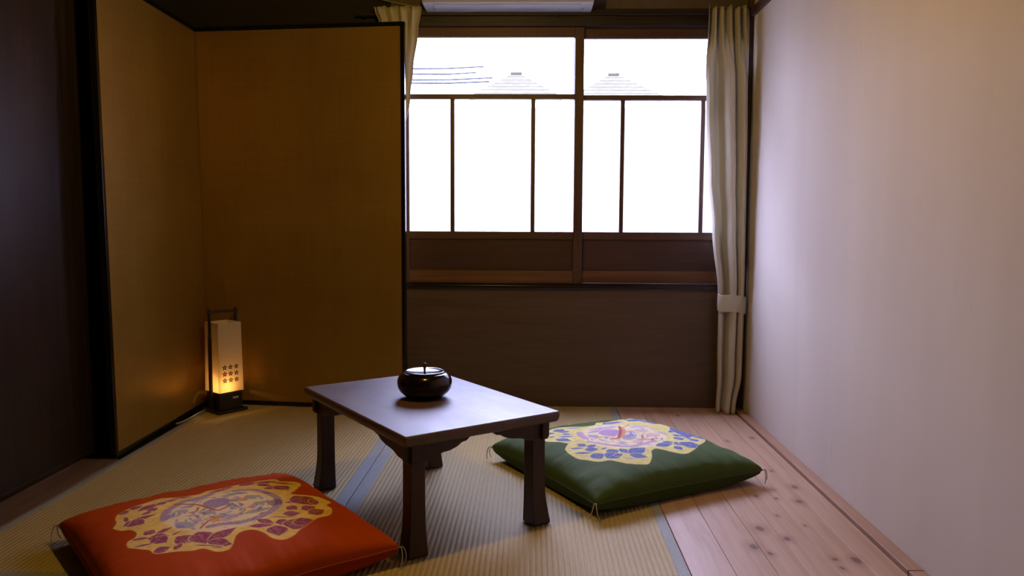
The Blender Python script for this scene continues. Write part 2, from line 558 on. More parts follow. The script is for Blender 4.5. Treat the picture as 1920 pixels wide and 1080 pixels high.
# window: two sliding sashes
win = struct(empty('window_1', (0, 0, 0)))
def sash(x0, x1, y, stile_l, stile_r, muntins, lights):
    d = 0.028
    s = empty('sash')
    s.parent = win
    zb = 0.5795
    zt = Z_HEAD-0.002
    Z = {'top': (1.700, zt), 'mid': (1.4225, 1.4455), 'low': (0.783, 0.8185), 'bot': (zb, 0.637)}
    box('stile', x0, x0+stile_l, y, y+d, zb, zt, M['window_wood_v'], s, bevel=0.002)
    box('stile', x1-stile_r, x1, y, y+d, zb, zt, M['window_wood_v'], s, bevel=0.002)
    a, b = x0+stile_l, x1-stile_r
    for k, (p, q) in Z.items():
        box('rail', a, b, y+0.001, y+d-0.001, p, q, M['window_rail'] if k == 'bot' else M['window_wood'], s, bevel=0.002)
    box('lower_panel', a, b, y+0.011, y+0.018, 0.637, 0.783, M['window_panel'], s)
    for mx in muntins:
        box('muntin', mx-0.0095, mx+0.0095, y+0.002, y+d-0.004, 0.8185, 1.4225, M['window_wood_v'], s, bevel=0.0015)
    box('clear_pane', a, b, y+0.013, y+0.0155, 1.4455, 1.700, M['clear_glass'], s)
    ed = [a]+[v for v in muntins]+[b]
    for i in range(len(ed)-1):
        l = ed[i]+(0.0085 if i else 0)
        r = ed[i+1]-(0.0085 if i < len(ed)-2 else 0)
        box('frosted_pane', l, r, y+0.013, y+0.0155, 0.8185, 1.4225, M['frosted_glass'], s)
    return s
sash(-0.590, 0.2285, YB+0.004, 0.018, 0.041, (-0.372, -0.001), 3)
sash(0.185, 0.956, YB+0.036, 0.042, 0.036, (0.411, 0.779), 3)

# right wall foot: wooden strip with a dark gap
bs = struct(empty('baseboard_right', (0, 0, 0)))
box('strip', 0.9375, XR, 1.892, YB, -0.022, 0.006, M['base_strip'], bs, bevel=0.002)
box('strip', 0.9375, XR, Y0, 1.889, -0.022, 0.006, M['base_strip'], bs, bevel=0.002)
box('gap_filler', 0.930, 0.9375, Y0, YB, -0.022, -0.006, M['groove'], bs)

# planks of the wooden strip of floor
px = [0.397, 0.508, 0.612, 0.688, 0.765, 0.852, 0.930]
for i in range(len(px)-1):
    dz = random.uniform(-0.0006, 0.0006)
    box('plank', px[i]+0.0005, px[i+1]-0.0007, Y0, YB, -0.022, 0.0+dz, M['plank'], floor, bevel=0.0008, seg=1)

# tatami mats with ribbed rush and cloth borders
def tatami(x0, x1, y0, y1, heri_l, heri_r, label, heri_y=None):
    t = empty('tatami_mat', ((x0+x1)/2, (y0+y1)/2, -0.022))
    tag(t, label, 'tatami mat', 'tatami mats on the floor')
    cx, cy, dz = (x0+x1)/2, (y0+y1)/2, 0.022
    pitch = 0.0142
    a, b = x0+heri_l*0.4, x1-heri_r*0.4
    n = int((b-a)/pitch)
    K = 8
    xs, zs = [], []
    for i in range(n*K+1):
        u = i/K
        xs.append(a+(b-a)*i/(n*K)-cx)
        zs.append(dz-0.0020+0.0020*abs(math.sin(math.pi*u))**0.7)
    rows = 14
    v, f = [], []
    for j in range(rows+1):
        y = y0+(y1-y0)*j/rows-cy
        for x, z in zip(xs, zs):
            w = 0.0012*noise.noise(Vector((x*9, y*1.5, x0)))
            v.append((x+w*0.5, y, z))
    N = len(xs)
    for j in range(rows):
        for i in range(N-1):
            f.append((j*N+i, j*N+i+1, (j+1)*N+i+1, (j+1)*N+i))
    mesh('rush_cover', v, f, M['tatami'], t, smooth=True)
    box('core', x0-cx, x1-cx, y0-cy, y1-cy, 0.0, 0.0175, M['tatami'], t)
    if heri_l:
        box('cloth_border', x0-cx+0.0014, x0+heri_l-cx, y0-cy, y1-cy, 0.0178, dz+0.0008, M['heri'], t, bevel=0.0012, seg=2)
    if heri_r:
        box('cloth_border', x1-heri_r-cx, x1-cx-0.0014, y0-cy, y1-cy, 0.0178, dz+0.0008, M['heri'], t, bevel=0.0012, seg=2)
    if heri_y:
        box('cloth_border', x0-cx, x1-cx, y1-cy-heri_y, y1-cy-0.0006, 0.0178, dz+0.0009, M['heri'], t, bevel=0.0012, seg=2)
    return t
tatami(-1.484, -0.562, 1.812, YB-0.002, 0.024, 0.042, 'tatami mat under the lantern, between dark sliding door and table')
tatami(-0.562, 0.396, 0.850, YB-0.002, 0.042, 0.031, 'tatami mat under the low table, bordering the wooden plank floor')
tatami(-1.484, -0.562, 0.850, 1.810, 0.0, 0.0, 'nearest tatami mat, mostly cut off in front of orange cushion', 0.034)

# left side: threshold and dark sliding door
th = struct(empty('trim_5', (0, 0, 0)))
box('threshold_board', XL, -1.486, Y0, 2.708, -0.022, 0.0035, M['threshold'], th, bevel=0.003)
box('threshold_lip', -1.606, -1.598, Y0, 2.690, 0.0035, 0.0075, M['threshold'], th, bevel=0.001)
door = struct(empty('door_1', (-1.623, 1.7, 0.006)))
ox, oy, oz = door.location
box('door_panel', -1.630-ox, -1.615-ox, 0.80-oy, 2.74-oy, 0.0, 2.02-oz, M['door_wood'], door)
box('stile', -1.634-ox, -1.608-ox, 2.74-oy, 3.02-oy, 0.0, 2.02-oz, M['door_wood'], door, bevel=0.003)
box('stile', -1.634-ox, -1.608-ox, 0.72-oy, 0.80-oy, 0.0, 2.02-oz, M['door_wood'], door, bevel=0.003)
box('bottom_rail', -1.632-ox, -1.611-ox, 0.80-oy, 2.74-oy, 0.0, 0.018, M['door_wood'], door, bevel=0.003)
struct(box('trim_6', XL, -1.575, Y0, 3.03, 2.03, 2.10, M['dark_beam'], bevel=0.003))

# ------------------------------------------------------------------ outside
# neighbouring houses and overhead wires, washed out by the bright sky; two unseen houses added to hold back daylight
struct(box('street_ground', -40, 40, 4.2, 70, -3.2, -3.0, M['street']))
def hip_house(cx, cy, w, d, z_eave, z_top, ridge, label, rows=7):
    h = empty('house', (cx, cy, -3.0))
    tag(h, label, 'house', 'houses across the street')
    box('wall', -w*0.42, w*0.42, -d*0.42, d*0.42, 0, z_eave+3.0, M['house_wall'], h)
    H = z_top-z_eave
    for k in range(rows):
        a, b = k/rows, (k+1)/rows
        def ring(t, lift):
            hw = w/2*(1-t)+ridge*t
            hd = d/2*(1-t)+0.02
            return [(-hw, -hd, z_eave+3+H*t+lift), (hw, -hd, z_eave+3+H*t+lift), (hw, hd, z_eave+3+H*t+lift), (-hw, hd, z_eave+3+H*t+lift)]
        v = ring(a, 0.05)+ring(b+0.02, 0.03)
        v += [(x, y, z-0.06) for x, y, z in ring(a, 0.05)]
        f = [(i, (i+1) % 4, 4+(i+1) % 4, 4+i) for i in range(4)]
        f += [(8+i, 8+(i+1) % 4, (i+1) % 4, i) for i in range(4)]
        mesh('tile_course', v, f, M['roof_tile'], h)
    box('ridge_tile', -ridge-0.1, ridge+0.1, -0.12, 0.12, z_top+3, z_top+3.13, M['roof_tile'], h, bevel=0.03)
    return h
p = on_y(968, 138, 42.4)
hip_house(p.x, 42.4, 4.8, 4.8, 7.15, p.z-0.05, 0.2, 'pale house roof seen through the left upper window pane')
p = on_y(1150, 140, 42.4)
hip_house(p.x+0.02, 42.4, 4.8, 4.8, 7.15, p.z-0.05, 0.2, 'pale house roof seen through the right upper window pane')
for k, (a, b) in enumerate((((779, 148), (905, 146)), ((779, 154), (900, 153)), ((800, 137), (880, 136)), ((779, 127), (890, 125)))):
    p0, p1 = on_y(*a, 9), on_y(*b, 9.4)
    q0, q1 = p0+(p0-p1)*1.2, p1+(p1-p0)*0.15
    w = tube('overhead_wire', [q0, p0+Vector((0, 0, -0.01)), (p0+p1)/2+Vector((0, 0, -0.015)), q1], 0.011, M['wire'], n=6)
    tag(w, ['lowest but one overhead wire outside the left window', 'lowest overhead wire outside the left window',
            'second highest overhead wire outside the left window', 'highest overhead wire outside the left window'][k], 'wire', 'overhead wires outside')
side = empty('house', (4.4, 6.8, -3.0))  # added out of view to keep skylight off the left floor
tag(side, 'unseen dark house added outside, right of the window, to block daylight', 'house', 'houses across the street')
box('wall', -2.1, 2.0, -0.4, 2.6, 0, 8.2, M['side_blocker'], side)
box('blocker_wing', -2.95, 2.0, -2.45, -0.4, 0, 8.2, M['side_blocker'], side)
prism_pts('roof', [(-2.35, -2.7, 8.2), (2.3, -2.7, 8.2), (0.0, -2.7, 9.6)], (0, 5.6, 0), M['roof_tile'], side)
opp = empty('house', (0.0, 9.6, -3.0))  # added unseen, so less low skylight reaches the far right wall
tag(opp, 'unseen low house added across the street to cut low daylight', 'house', 'houses across the street')
box('wall', -9.0, 9.0, 0.3, 4.0, 0, 5.2, M['street_blocker'], opp)
prism_pts('roof', [(-9.4, -0.2, 5.22), (-9.4, 4.6, 5.22), (-9.4, 3.4, 5.72)], (18.8, 0, 0), M['roof_tile'], opp)

# ------------------------------------------------------------------ gold folding screen
scr = empty('folding_screen', (-1.0, 3.3, 0.0009))
tag(scr, 'tall gold folding screen with black lacquer frame standing in the corner', 'folding screen')
SC0 = Vector((-1.0, 3.3, 0.0))
HS = 1.737
def screen_panel(p0, p1, outer_left, outer_right, lean=0.0):
    p0, p1 = Vector((*p0, 0))-SC0, Vector((*p1, 0))-SC0
    L = (p1-p0).length
    e = (p1-p0)/L
    pan = empty('screen_panel')
    pan.parent = scr
    pan.matrix_parent_inverse = Matrix.Identity(4)
    pan.location = p0
    pan.rotation_euler = (math.radians(lean), 0, math.atan2(e.y, e.x))
    fw_ = 0.019
    th_ = 0.022
    l = fw_ if outer_left else 0.0
    r = fw_ if outer_right else 0.0
    box('gold_sheet', l, L-r, 0.004, th_-0.004, 0.020, HS-fw_, M['gold'], pan)
    box('frame_rail', 0.0, L, 0.0, th_, 0.0, 0.020, M['black_lacquer'], pan, bevel=0.002)
    box('frame_rail', 0.0, L, 0.0, th_, HS-fw_, HS, M['black_lacquer'], pan, bevel=0.002)
    if outer_left: box('frame_stile', 0, fw_, -0.001, th_, 0.0, HS, M['black_lacquer'], pan, bevel=0.0025)
    if outer_right: box('frame_stile', L-fw_, L, -0.001, th_, 0.0, HS, M['black_lacquer'], pan, bevel=0.0025)
    return pan
screen_panel((-1.496, 2.712), (-1.522, 3.592), True, False, -0.7)
screen_panel((-1.5480, 3.5916), (-0.570, 3.487), False, True)

# ------------------------------------------------------------------ curtains
def lerp_tab(tab, z):
    tab = sorted(tab)
    if z <= tab[0][0]: return tab[0][1]
    for (a, va), (b, vb) in zip(tab, tab[1:]):
        if z <= b:
            t = (z-a)/(b-a)
            t = t*t*(3-2*t)
            return va+(vb-va)*t
    return tab[-1][1]

def curtain_sheet(name, parent, xl, xr, amp, yc, z0, z1, folds, seed, rows=90, cols=220, section=None):
    v, f = [], []
    if section:
        sp_ = spline([Vector((a_, b_, 0)) for a_, b_ in section], 16)
    for j in range(rows+1):
        z = z0+(z1-z0)*j/rows
        a, b, A, y = lerp_tab(xl, z), lerp_tab(xr, z), lerp_tab(amp, z), lerp_tab(yc, z)
        head = max(0.0, min(1.0, (z-(z1-(0.30 if section else 0.10)))/(0.24 if section else 0.06)))
        for i in range(cols+1):
            s = i/cols
            w = 0.10*noise.noise(Vector((s*2.2+seed, z*1.3, seed*1.7)))
            ph = 2*math.pi*folds*(s+w*(1-head)*0.7)
            am = 0.75+0.35*noise.noise(Vector((math.floor(ph/(2*math.pi)+0.0)*3.1, z*0.8, seed)))
            yy = A*am*(2.2*abs(math.sin(ph/2))**0.9-1.1)+0.12*A*math.cos(2.6*ph+seed)
            sharp = math.sin(ph)
            xx = s-0.045*sharp*(1-head*0.4)/max(1.0, folds/3.5)
            if section:
                t_ = min(max(s+0.045*noise.noise(Vector((s*1.5, z*1.1, seed)))*(1-head), 0.0), 1.0)*(len(sp_)-1)
                i_ = min(int(t_), len(sp_)-2)
                q_ = sp_[i_].lerp(sp_[i_+1], t_-i_)
                hb = head*head*(3-2*head)
                top_y = 0.021*math.cos(2*math.pi*5.3*s+0.6)+0.008*math.cos(2*math.pi*11*s)
                yy = -(1-hb)*q_.y*(A/0.03)+hb*top_y
                xx = (1-hb)*q_.x+hb*(s+0.02*math.sin(2*math.pi*5.3*s))
            xx = min(max(xx, -0.03), 1.03)
            if head > 0:
                ph2 = 2*math.pi*folds*2*s
                yy += head*0.006*math.cos(ph2)
            v.append((a+(b-a)*xx, y-yy+0.006*noise.noise(Vector((s*9, z*4, seed))), z+(0.006*math.cos(ph*1.0+0.4) if j == rows else 0)))
    N = cols+1
    for j in range(rows):
        for i in range(cols):
            f.append((j*N+i, j*N+i+1, (j+1)*N+i+1, (j+1)*N+i))
    o = mesh(name, v, f, M['curtain'], parent, smooth=True)
    md = o.modifiers.new('thickness', 'SOLIDIFY')
    md.thickness = 0.0016
    md.offset = 0
    return o

YC = 3.535
cr = empty('curtain', (0.88, YC, 0.0))
tag(cr, 'beige linen curtain tied back beside the white plaster wall', 'curtain', 'window curtains')
def cx(px, py): return on_y(px, py, YC).x-0.88
def cz(py): return on_y(1365, py, YC).z
xl_t = [(cz(15), cx(1327, 15)), (cz(100), cx(1325, 100)), (cz(200), cx(1326, 200)), (cz(330), cx(1330, 330)), (cz(430), cx(1337, 430)),
        (cz(553), cx(1347, 553)), (cz(585), cx(1348, 585)), (cz(650), cx(1346, 650)), (cz(720), cx(1345, 720)), (0.004, cx(1341, 765))]
xr_t = [(cz(15), cx(1404, 15)), (cz(100), cx(1405, 100)), (cz(330), cx(1402, 330)), (cz(553), cx(1396, 553)),
        (cz(585), cx(1396, 585)), (cz(700), cx(1391, 700)), (0.004, cx(1377, 768))]
curtain_sheet('drape', cr, xl_t, xr_t, [(0.0, 0.026), (0.25, 0.030), (0.5, 0.026), (0.8, 0.036), (1.3, 0.044), (1.75, 0.034)],
              [(0.0, -0.022), (0.10, -0.006), (0.5, 0.0), (1.8, 0.0)], 0.003, cz(14), 3.4, 1.3, rows=120, cols=300,
              section=[(0.0, 0.012), (0.06, -0.004), (0.14, -0.002), (0.24, 0.026), (0.33, 0.036), (0.36, 0.012), (0.40, -0.022), (0.51, -0.040), (0.62, -0.030), (0.665, 0.000), (0.675, 0.030),
                       (0.69, 0.004), (0.73, -0.024), (0.83, -0.038), (0.93, -0.020), (0.985, 0.010), (1.0, 0.036)])
# tie-back band
bz0, bz1 = cz(585), cz(553)
def band(parent, x0, x1, y0, y1, z0, z1):
    n = 40
    v, f = [], []
    cxx, cyy = (x0+x1)/2, (y0+y1)/2
    rx, ry = (x1-x0)/2, (y1-y0)/2
    for k in range(n):
        a = 2*math.pi*k/n
        ca, sa = math.cos(a), math.sin(a)
        ex = math.copysign(abs(ca)**0.55, ca)
        ey = math.copysign(abs(sa)**0.55, sa)
        dz = 0.003*math.sin(3*a)-0.010*ca*0.5
        for zz, g in ((z0, 0.985), (z0+0.004, 1.0), ((z0+z1)/2, 1.02), (z1-0.004, 1.0), (z1, 0.985)):
            v.append((cxx+rx*ex*g, cyy+ry*ey*g, zz+dz))
    for k in range(n):
        for j in range(4):
            f.append((k*5+j, ((k+1) % n)*5+j, ((k+1) % n)*5+j+1, k*5+j+1))
    o = mesh('tie_back', v, f, M['curtain'], parent, smooth=True)
    md = o.modifiers.new('thickness', 'SOLIDIFY')
    md.thickness = 0.002
    return o
band(cr, cx(1346, 570), cx(1397, 570), -0.036, 0.034, bz0, bz1)

YL = 3.563
cl = empty('curtain', (-0.65, YL, 0.0))
tag(cl, 'beige linen curtain half hidden behind the gold folding screen', 'curtain', 'window curtains')
def lx(px, py): return on_y(px, py, YL).x+0.65
def lz(py): return on_y(770, py, YL).z
xl2 = [(lz(15), lx(701, 15)), (lz(45), lx(712, 45)), (lz(200), lx(728, 200)), (0.9, lx(700, 400)), (0.3, lx(700, 600))]
xr2 = [(lz(12), lx(793, 12)), (lz(60), lx(787, 60)), (lz(130), lx(777, 130)), (lz(180), lx(771, 180)), (lz(250), lx(759, 250)), (0.9, lx(742, 400)), (0.3, lx(740, 600))]
curtain_sheet('drape', cl, xl2, xr2, [(0.0, 0.010), (1.4, 0.012), (1.8, 0.017)], [(0.0, 0.006), (1.5, 0.004), (1.8, -0.004)], 0.02, lz(13), 4.3, 5.1, rows=70)

rail = empty('curtain_rail', (0.1, 3.555, 1.783))
tag(rail, 'thin dark curtain rail across the top of the window', 'curtain rail')
box('rail_bar', -0.90, 0.865, 0.018, 0.026, 0.003, 0.013, M['dark_beam'], rail, bevel=0.002)
for bx_ in (-0.86, 0.0, 0.84):
    box('bracket', bx_-0.008, bx_+0.008, 0.022, 0.030, -0.002, 0.012, M['dark_beam'], rail, bevel=0.001)

# ------------------------------------------------------------------ air conditioner at the top edge
pa, pb = on_y(790, 6, 3.43), on_y(1114, 6, 3.43)
ac = empty('air_conditioner', ((pa.x+pb.x)/2, 3.63, pa.z))
tag(ac, 'white air conditioner mounted on the wall above the window', 'air conditioner')
hw = (pb.x-pa.x)/2
prof = [(-0.20, 0.0), (0.008, 0.0), (0.008, 0.27), (-0.17, 0.27), (-0.21, 0.235), (-0.215, 0.03)]
prism_pts('body', [(-hw, y, z) for y, z in prof], (2*hw, 0, 0), M['white_plastic'], ac, bevel=0.008)
box('louver', -hw+0.05, hw-0.05, -0.190, -0.120, -0.004, 0.002, M['white_plastic'], ac, bevel=0.002)
box('air_outlet', -hw+0.04, hw-0.04, -0.115, -0.095, -0.002, 0.002, M['grey_plastic'], ac)
tube('power_cord', spline([(-hw+0.01, -0.05, 0.02), (-hw-0.06, -0.02, 0.035), (-hw-0.16, 0.0, 0.06), (-hw-0.3, 0.02, 0.10)], 8), 0.004, M['grey_plastic'], ac)

# ------------------------------------------------------------------ low table
TZ = 0.328
tb = empty('low_table', (-0.3257, 2.3145, 0.0009), math.radians(-53.8))
tag(tb, 'dark brown low wooden table with carved brackets and worn glossy top', 'table')
TL, TW = 0.716, 0.492
def table_top():
    hl, hw_, t, r = TL/2, TW/2, 0.030, 0.015
    v, f = [], []
    n = 8
    ringn = 0
    rings = []
    def rr(inset, z, cr=0.009):
        pts = []
        for sx, sy, a0 in ((1, 1, 0), (-1, 1, 90), (-1, -1, 180), (1, -1, 270)):
            for k in range(5):
                a = math.radians(a0+90*k/4)
                c = max(cr-inset, 0.002)
                pts.append((sx*(hl-inset-c)+c*math.cos(a), sy*(hw_-inset-c)+c*math.sin(a), z))
        return pts
    prof_ = [(0.006, TZ), (0.0025, TZ-0.001), (0.0008, TZ-0.004), (0.0, TZ-0.010), (0.001, TZ-0.018), (0.004, TZ-0.025), (0.009, TZ-t)]
    for ins, z in prof_:
        rings.append(rr(ins, z))
    for rg in rings: v += rg
    N = 20
    for i in range(len(rings)-1):
        for k in range(N):
            f.append((i*N+k, i*N+(k+1) % N, (i+1)*N+(k+1) % N, (i+1)*N+k))
    f.append(tuple(range(N)))
    f.append(tuple((len(rings)-1)*N+k for k in range(N)))
    o = mesh('table_top', v, f, M['table_top'], tb)
    for p_ in o.data.polygons:
        if len(p_.vertices) == 4: p_.use_smooth = True
    return o
table_top()
LI = 0.031           # leg inset
LW = 0.044
for sx in (1, -1):
    for sy in (1, -1):
        ex, ey = sx*(TL/2-LI), sy*(TW/2-LI)          # outer corner
        v, f = [], []
        zs = [TZ-0.0305, 0.20, 0.12, 0.085, 0.055, 0.025, 0.006, 0.0]
        fl = [0.0, 0.0, 0.0005, 0.002, 0.005, 0.009, 0.012, 0.0115]
        for z, a in zip(zs, fl):
            x1, y1 = ex+sx*a, ey+sy*a
            x0, y0 = ex-sx*(LW-0.002*0), ey-sy*LW
            x0 -= sx*a*0.15; y0 -= sy*a*0.15
            v += [(x0, y0, z), (x1, y0, z), (x1, y1, z), (x0, y1, z)]
        for i in range(len(zs)-1):
            for k in range(4):
                f.append((i*4+k, i*4+(k+1) % 4, i*4+4+(k+1) % 4, i*4+4+k))
        f += [(0, 1, 2, 3), tuple(len(v)-4+k for k in range(4))]
        mesh('leg', v, f, M['table_leg'], tb, bevel=0.003, angle=60)
# carved brackets: two per leg, crossing at the corner and running out past it
zt_ = TZ-0.0302
BP = [(0.0, .050), (0.018, .047), (0.034, .039), (0.048, .036), (0.066, .034), (0.086, .027), (0.098, .018), (0.112, .0155), (0.120, .008), (0.128, 0.0)]
def bracket(axis, sx, sy):
    K = 1.48 if axis == 'x' else 1.10
    ex, ey = sx*(TL/2-LI), sy*(TW/2-LI)
    out = 0.013
    T = 0.020
    prof_ = [(-out-LW*0, 0.0)]
    pts = []
    # d measured inward from the leg's inner face; outward end beyond the outer face
    poly = [(-(LW+out), 0.0), (-(LW+out), .045), (-(LW+out)+0.004, .050), (0.0, .050)] + [(d*K, h_) for d, h_ in BP[1:]]
    rev = 0.0006
    if axis == 'x':
        yy = ey+sy*0.0015
        pts = [(ex-sx*(LW+d), yy, zt_-dr) for d, dr in poly]
        o = prism_pts('bracket', pts, (0, -sy*T, 0), M['table_wood'], tb, bevel=0.0015, angle=50)
    else:
        xx = ex+sx*0.0018
        pts = [(xx, ey-sy*(LW+d), zt_-dr) for d, dr in poly]
        o = prism_pts('bracket', pts, (-sx*T, 0, 0), M['table_wood'], tb, bevel=0.0015, angle=50)
        for dz in (0.018, 0.035):
            c = Vector((xx+sx*0.0004, ey-sy*(LW+0.018), zt_-dz))
            pr = [(c.x, c.y+0.003*math.cos(k*math.pi/4), c.z+0.003*math.sin(k*math.pi/4)) for k in range(8)]
            g = prism_pts('peg', pr, (-sx*0.004, 0, 0), M['black_lacquer'], o)
    return o
for sx in (1, -1):
    for sy in (1, -1):
        bracket('x', sx, sy)
        bracket('y', sx, sy)

# ------------------------------------------------------------------ lacquer pot on the table
pc = on_z(795, 752, TZ)
pot = empty('tea_pot_bowl', (pc.x-0.005, pc.y+0.052, TZ))
pot.name = 'lidded_pot'
tag(pot, 'round black lacquered lidded pot standing on the low table', 'pot')
body = [(0.050, 0.0005), (0.0535, 0.002), (0.055, 0.006), (0.064, 0.011), (0.0745, 0.021), (0.0808, 0.032), (0.0832, 0.044), (0.0825, 0.055), (0.0790, 0.064),
        (0.0735, 0.0705), (0.0680, 0.0745), (0.0640, 0.0765), (0.0620, 0.0768), (0.0605, 0.0750)]
lathe('body', body, M['lacquer'], pot, 72)
lid = lathe('lid', [(0.0, 0.0735), (0.0585, 0.0760), (0.0610, 0.0770), (0.0615, 0.0795), (0.0602, 0.0812), (0.0575, 0.0818), (0.0548, 0.0808), (0.045, 0.0786), (0.032, 0.0769), (0.018, 0.0759), (0.0, 0.0755)],
            M['lacquer'], pot, 72, close=False)
lathe('knob', [(0.0, 0.0752), (0.0032, 0.0754), (0.0032, 0.082), (0.0037, 0.088), (0.0048, 0.094), (0.0057, 0.099), (0.0057, 0.103), (0.0038, 0.1060), (0.0, 0.1066)],
      M['table_leg'], lid, 20, close=False)

# ------------------------------------------------------------------ floor lantern
ang = math.radians(52)
e1, e2 = Vector((math.cos(ang), math.sin(ang), 0)), Vector((-math.sin(ang), math.cos(ang), 0))
fc = on_z(410, 779, 0.0)
lc = fc+e1*0.074+e2*0.074
ln = empty('paper_lantern', (lc.x, lc.y, 0.0008), ang)
tag(ln, 'lit paper floor lantern with flower pattern and dark wooden handle', 'lantern')
box('base_plate', -0.074, 0.074, -0.074, 0.074, 0.0, 0.012, M['lantern_wood'], ln, bevel=0.003)
bb = box('base_box', -0.056, 0.056, -0.056, 0.056, 0.012, 0.092, M['lantern_wood'], ln, bevel=0.003)
sw = box('switch', 0.006, 0.034, -0.0605, -0.0555, 0.058, 0.068, M['metal'], bb, bevel=0.002)
S0, S1, Z0s, Z1s = 0.0600, 0.0560, 0.0925, 0.405
def shade():
    v, f = [], []
    t = 0.0012
    for s_, z in ((S0, Z0s), (S1, Z1s)):
        for a in (0, t):
            v += [(-s_+a, -s_+a, z), (s_-a, -s_+a, z), (s_-a, s_-a, z), (-s_+a, s_-a, z)]
    f = []
    for k in range(4):
        k2 = (k+1) % 4
        f += [(k, k2, 8+k2, 8+k), (4+k2, 4+k, 12+k, 12+k2), (8+k, 8+k2, 12+k2, 12+k), (k2, k, 4+k, 4+k2)]
    return mesh('shade', v, f, M['paper'], ln)
sh = shade()
# nine blossom cut-outs, three rows of three, on the front face
def blossom():
    v, f = [], []
    for k in range(5):
        a = math.pi/2+k*2*math.pi/5
        c = (0.0052*math.cos(a), 0.0052*math.sin(a))
        base = len(v)
        n = 8
        for q in range(n):
            b = 2*math.pi*q/n
            lx_, ly_ = 0.0038*math.cos(b), 0.0025*math.sin(b)
            v.append((c[0]+lx_*math.cos(a)-ly_*math.sin(a), 0, c[1]+lx_*math.sin(a)+ly_*math.cos(a)))
        f.append(tuple(range(base, base+n)))
        base = len(v)
        for q in range(3):
            b = 2*math.pi*q/3
            v.append((0.0016*math.cos(a+math.pi/5)+0.0006*math.cos(b), 0, 0.0016*math.sin(a+math.pi/5)+0.0006*math.sin(b)))
        f.append(tuple(range(base, base+3)))
    me = bpy.data.meshes.new('blossom')
    me.from_pydata(v, [], f)
    me.materials.append(M['print_dark'])
    return me
bl = blossom()
for r in range(3):
    for c in range(3):
        z = 0.205-r*0.0295
        s_ = S0+(S1-S0)*(z-Z0s)/(Z1s-Z0s)
        o = link('blossom', bl, sh)
        o.location = (-0.031+c*0.0285, -s_-0.0009, z)
        o.scale = (1.3, 1.0, 1.3)
# handle: two posts outside the left and right faces and a bar
for sgn in (-1, 1):
    v, f = [], []
    for z, w, off in ((0.012, 0.010, 0.0615), (0.20, 0.010, 0.0615), (0.33, 0.010, 0.0610), (0.345, 0.0068, 0.0605), (0.465, 0.0068, 0.0600)):
        for dx, dy in ((0.0, -w), (0.009, -w), (0.009, w), (0.0, w)):
            v.append((sgn*(off+dx), dy, z))
    for i in range(4):
        for k in range(4):
            f.append((i*4+k, i*4+(k+1) % 4, i*4+4+(k+1) % 4, i*4+4+k))
    f += [(0, 1, 2, 3), (16, 17, 18, 19)]
    mesh('handle_post', v, f, M['lantern_wood'], ln, bevel=0.0015, angle=50)
box('handle_bar', -0.075, 0.075, -0.0055, 0.0055, 0.446, 0.458, M['lantern_wood'], ln, bevel=0.003)
lathe('bulb', [(0.0, 0.0935), (0.006, 0.094), (0.009, 0.098), (0.011, 0.103), (0.009, 0.109), (0.005, 0.112), (0.0, 0.113)], M['bulb_glow'], ln, 20, close=False).location = (-0.020, -0.030, 0)
gl = bpy.data.lights.new('lantern_glow', 'POINT')
gl.energy = 0.62
gl.color = (1.0, 0.58, 0.20)
gl.shadow_soft_size = 0.008
go = bpy.data.objects.new('lantern_glow', gl)
COL.objects.link(go)
go.location = lc+e1*(-0.020)+e2*(-0.030)+Vector((0, 0, 0.122))
cp = [(388, 767), (372, 775), (356, 784), (342, 791), (330, 795)]
cpts = []
inv = Matrix.Rotation(-ang, 4, 'Z')
for q in cp:
    w = on_z(*q, 0.006)
    cpts.append(inv @ (w-Vector((lc.x, lc.y, 0.0))))
tube('power_cord', spline(cpts, 6), 0.0032, M['cord_white'], ln)

# ------------------------------------------------------------------ cushions
def leaf_mask(X, Y, p0, p1, w, soft=0.0012, pw=1.15, grow=0.0):
    ax, ay = p1[0]-p0[0], p1[1]-p0[1]
    L = math.hypot(ax, ay)+1e-9
    ax, ay = ax/L, ay/L
    t = ((X-p0[0])*ax+(Y-p0[1])*ay)/L
    s = np.abs(-(X-p0[0])*ay+(Y-p0[1])*ax)
    tt = np.clip(t, 0, 1)
    hw_ = 1.3*min(w, 0.36)*L*np.sin(np.pi*tt**0.85)**pw
    m_ = np.clip((hw_+grow-s)/soft+0.5, 0, 1)*((t > 0) & (t < 1))
    vein = np.clip((0.0011-s)/0.0008+0.5, 0, 1)*((t > 0.12) & (t < 0.85))
    return m_, vein

def line_mask(X, Y, pts, w, soft=0.0012):
    d = np.full(X.shape, 1e9)
    for a, b in zip(pts, pts[1:]):
        ax, ay = b[0]-a[0], b[1]-a[1]
        L2 = ax*ax+ay*ay+1e-12
        t = np.clip(((X-a[0])*ax+(Y-a[1])*ay)/L2, 0, 1)
        d = np.minimum(d, np.hypot(X-a[0]-t*ax, Y-a[1]-t*ay))
    return np.clip((w-d)/soft+0.5, 0, 1), d

def poly_mask(X, Y, P):
    ins = np.zeros(X.shape, bool)
    n = len(P)
    for i in range(n):
        x0, y0 = P[i]; x1, y1 = P[(i+1) % n]
        c = ((y0 > Y) != (y1 > Y))
        xi = (x1-x0)*(Y-y0)/((y1-y0) if abs(y1-y0) > 1e-12 else 1e-12)+x0
        ins ^= c & (X < xi)
    return ins

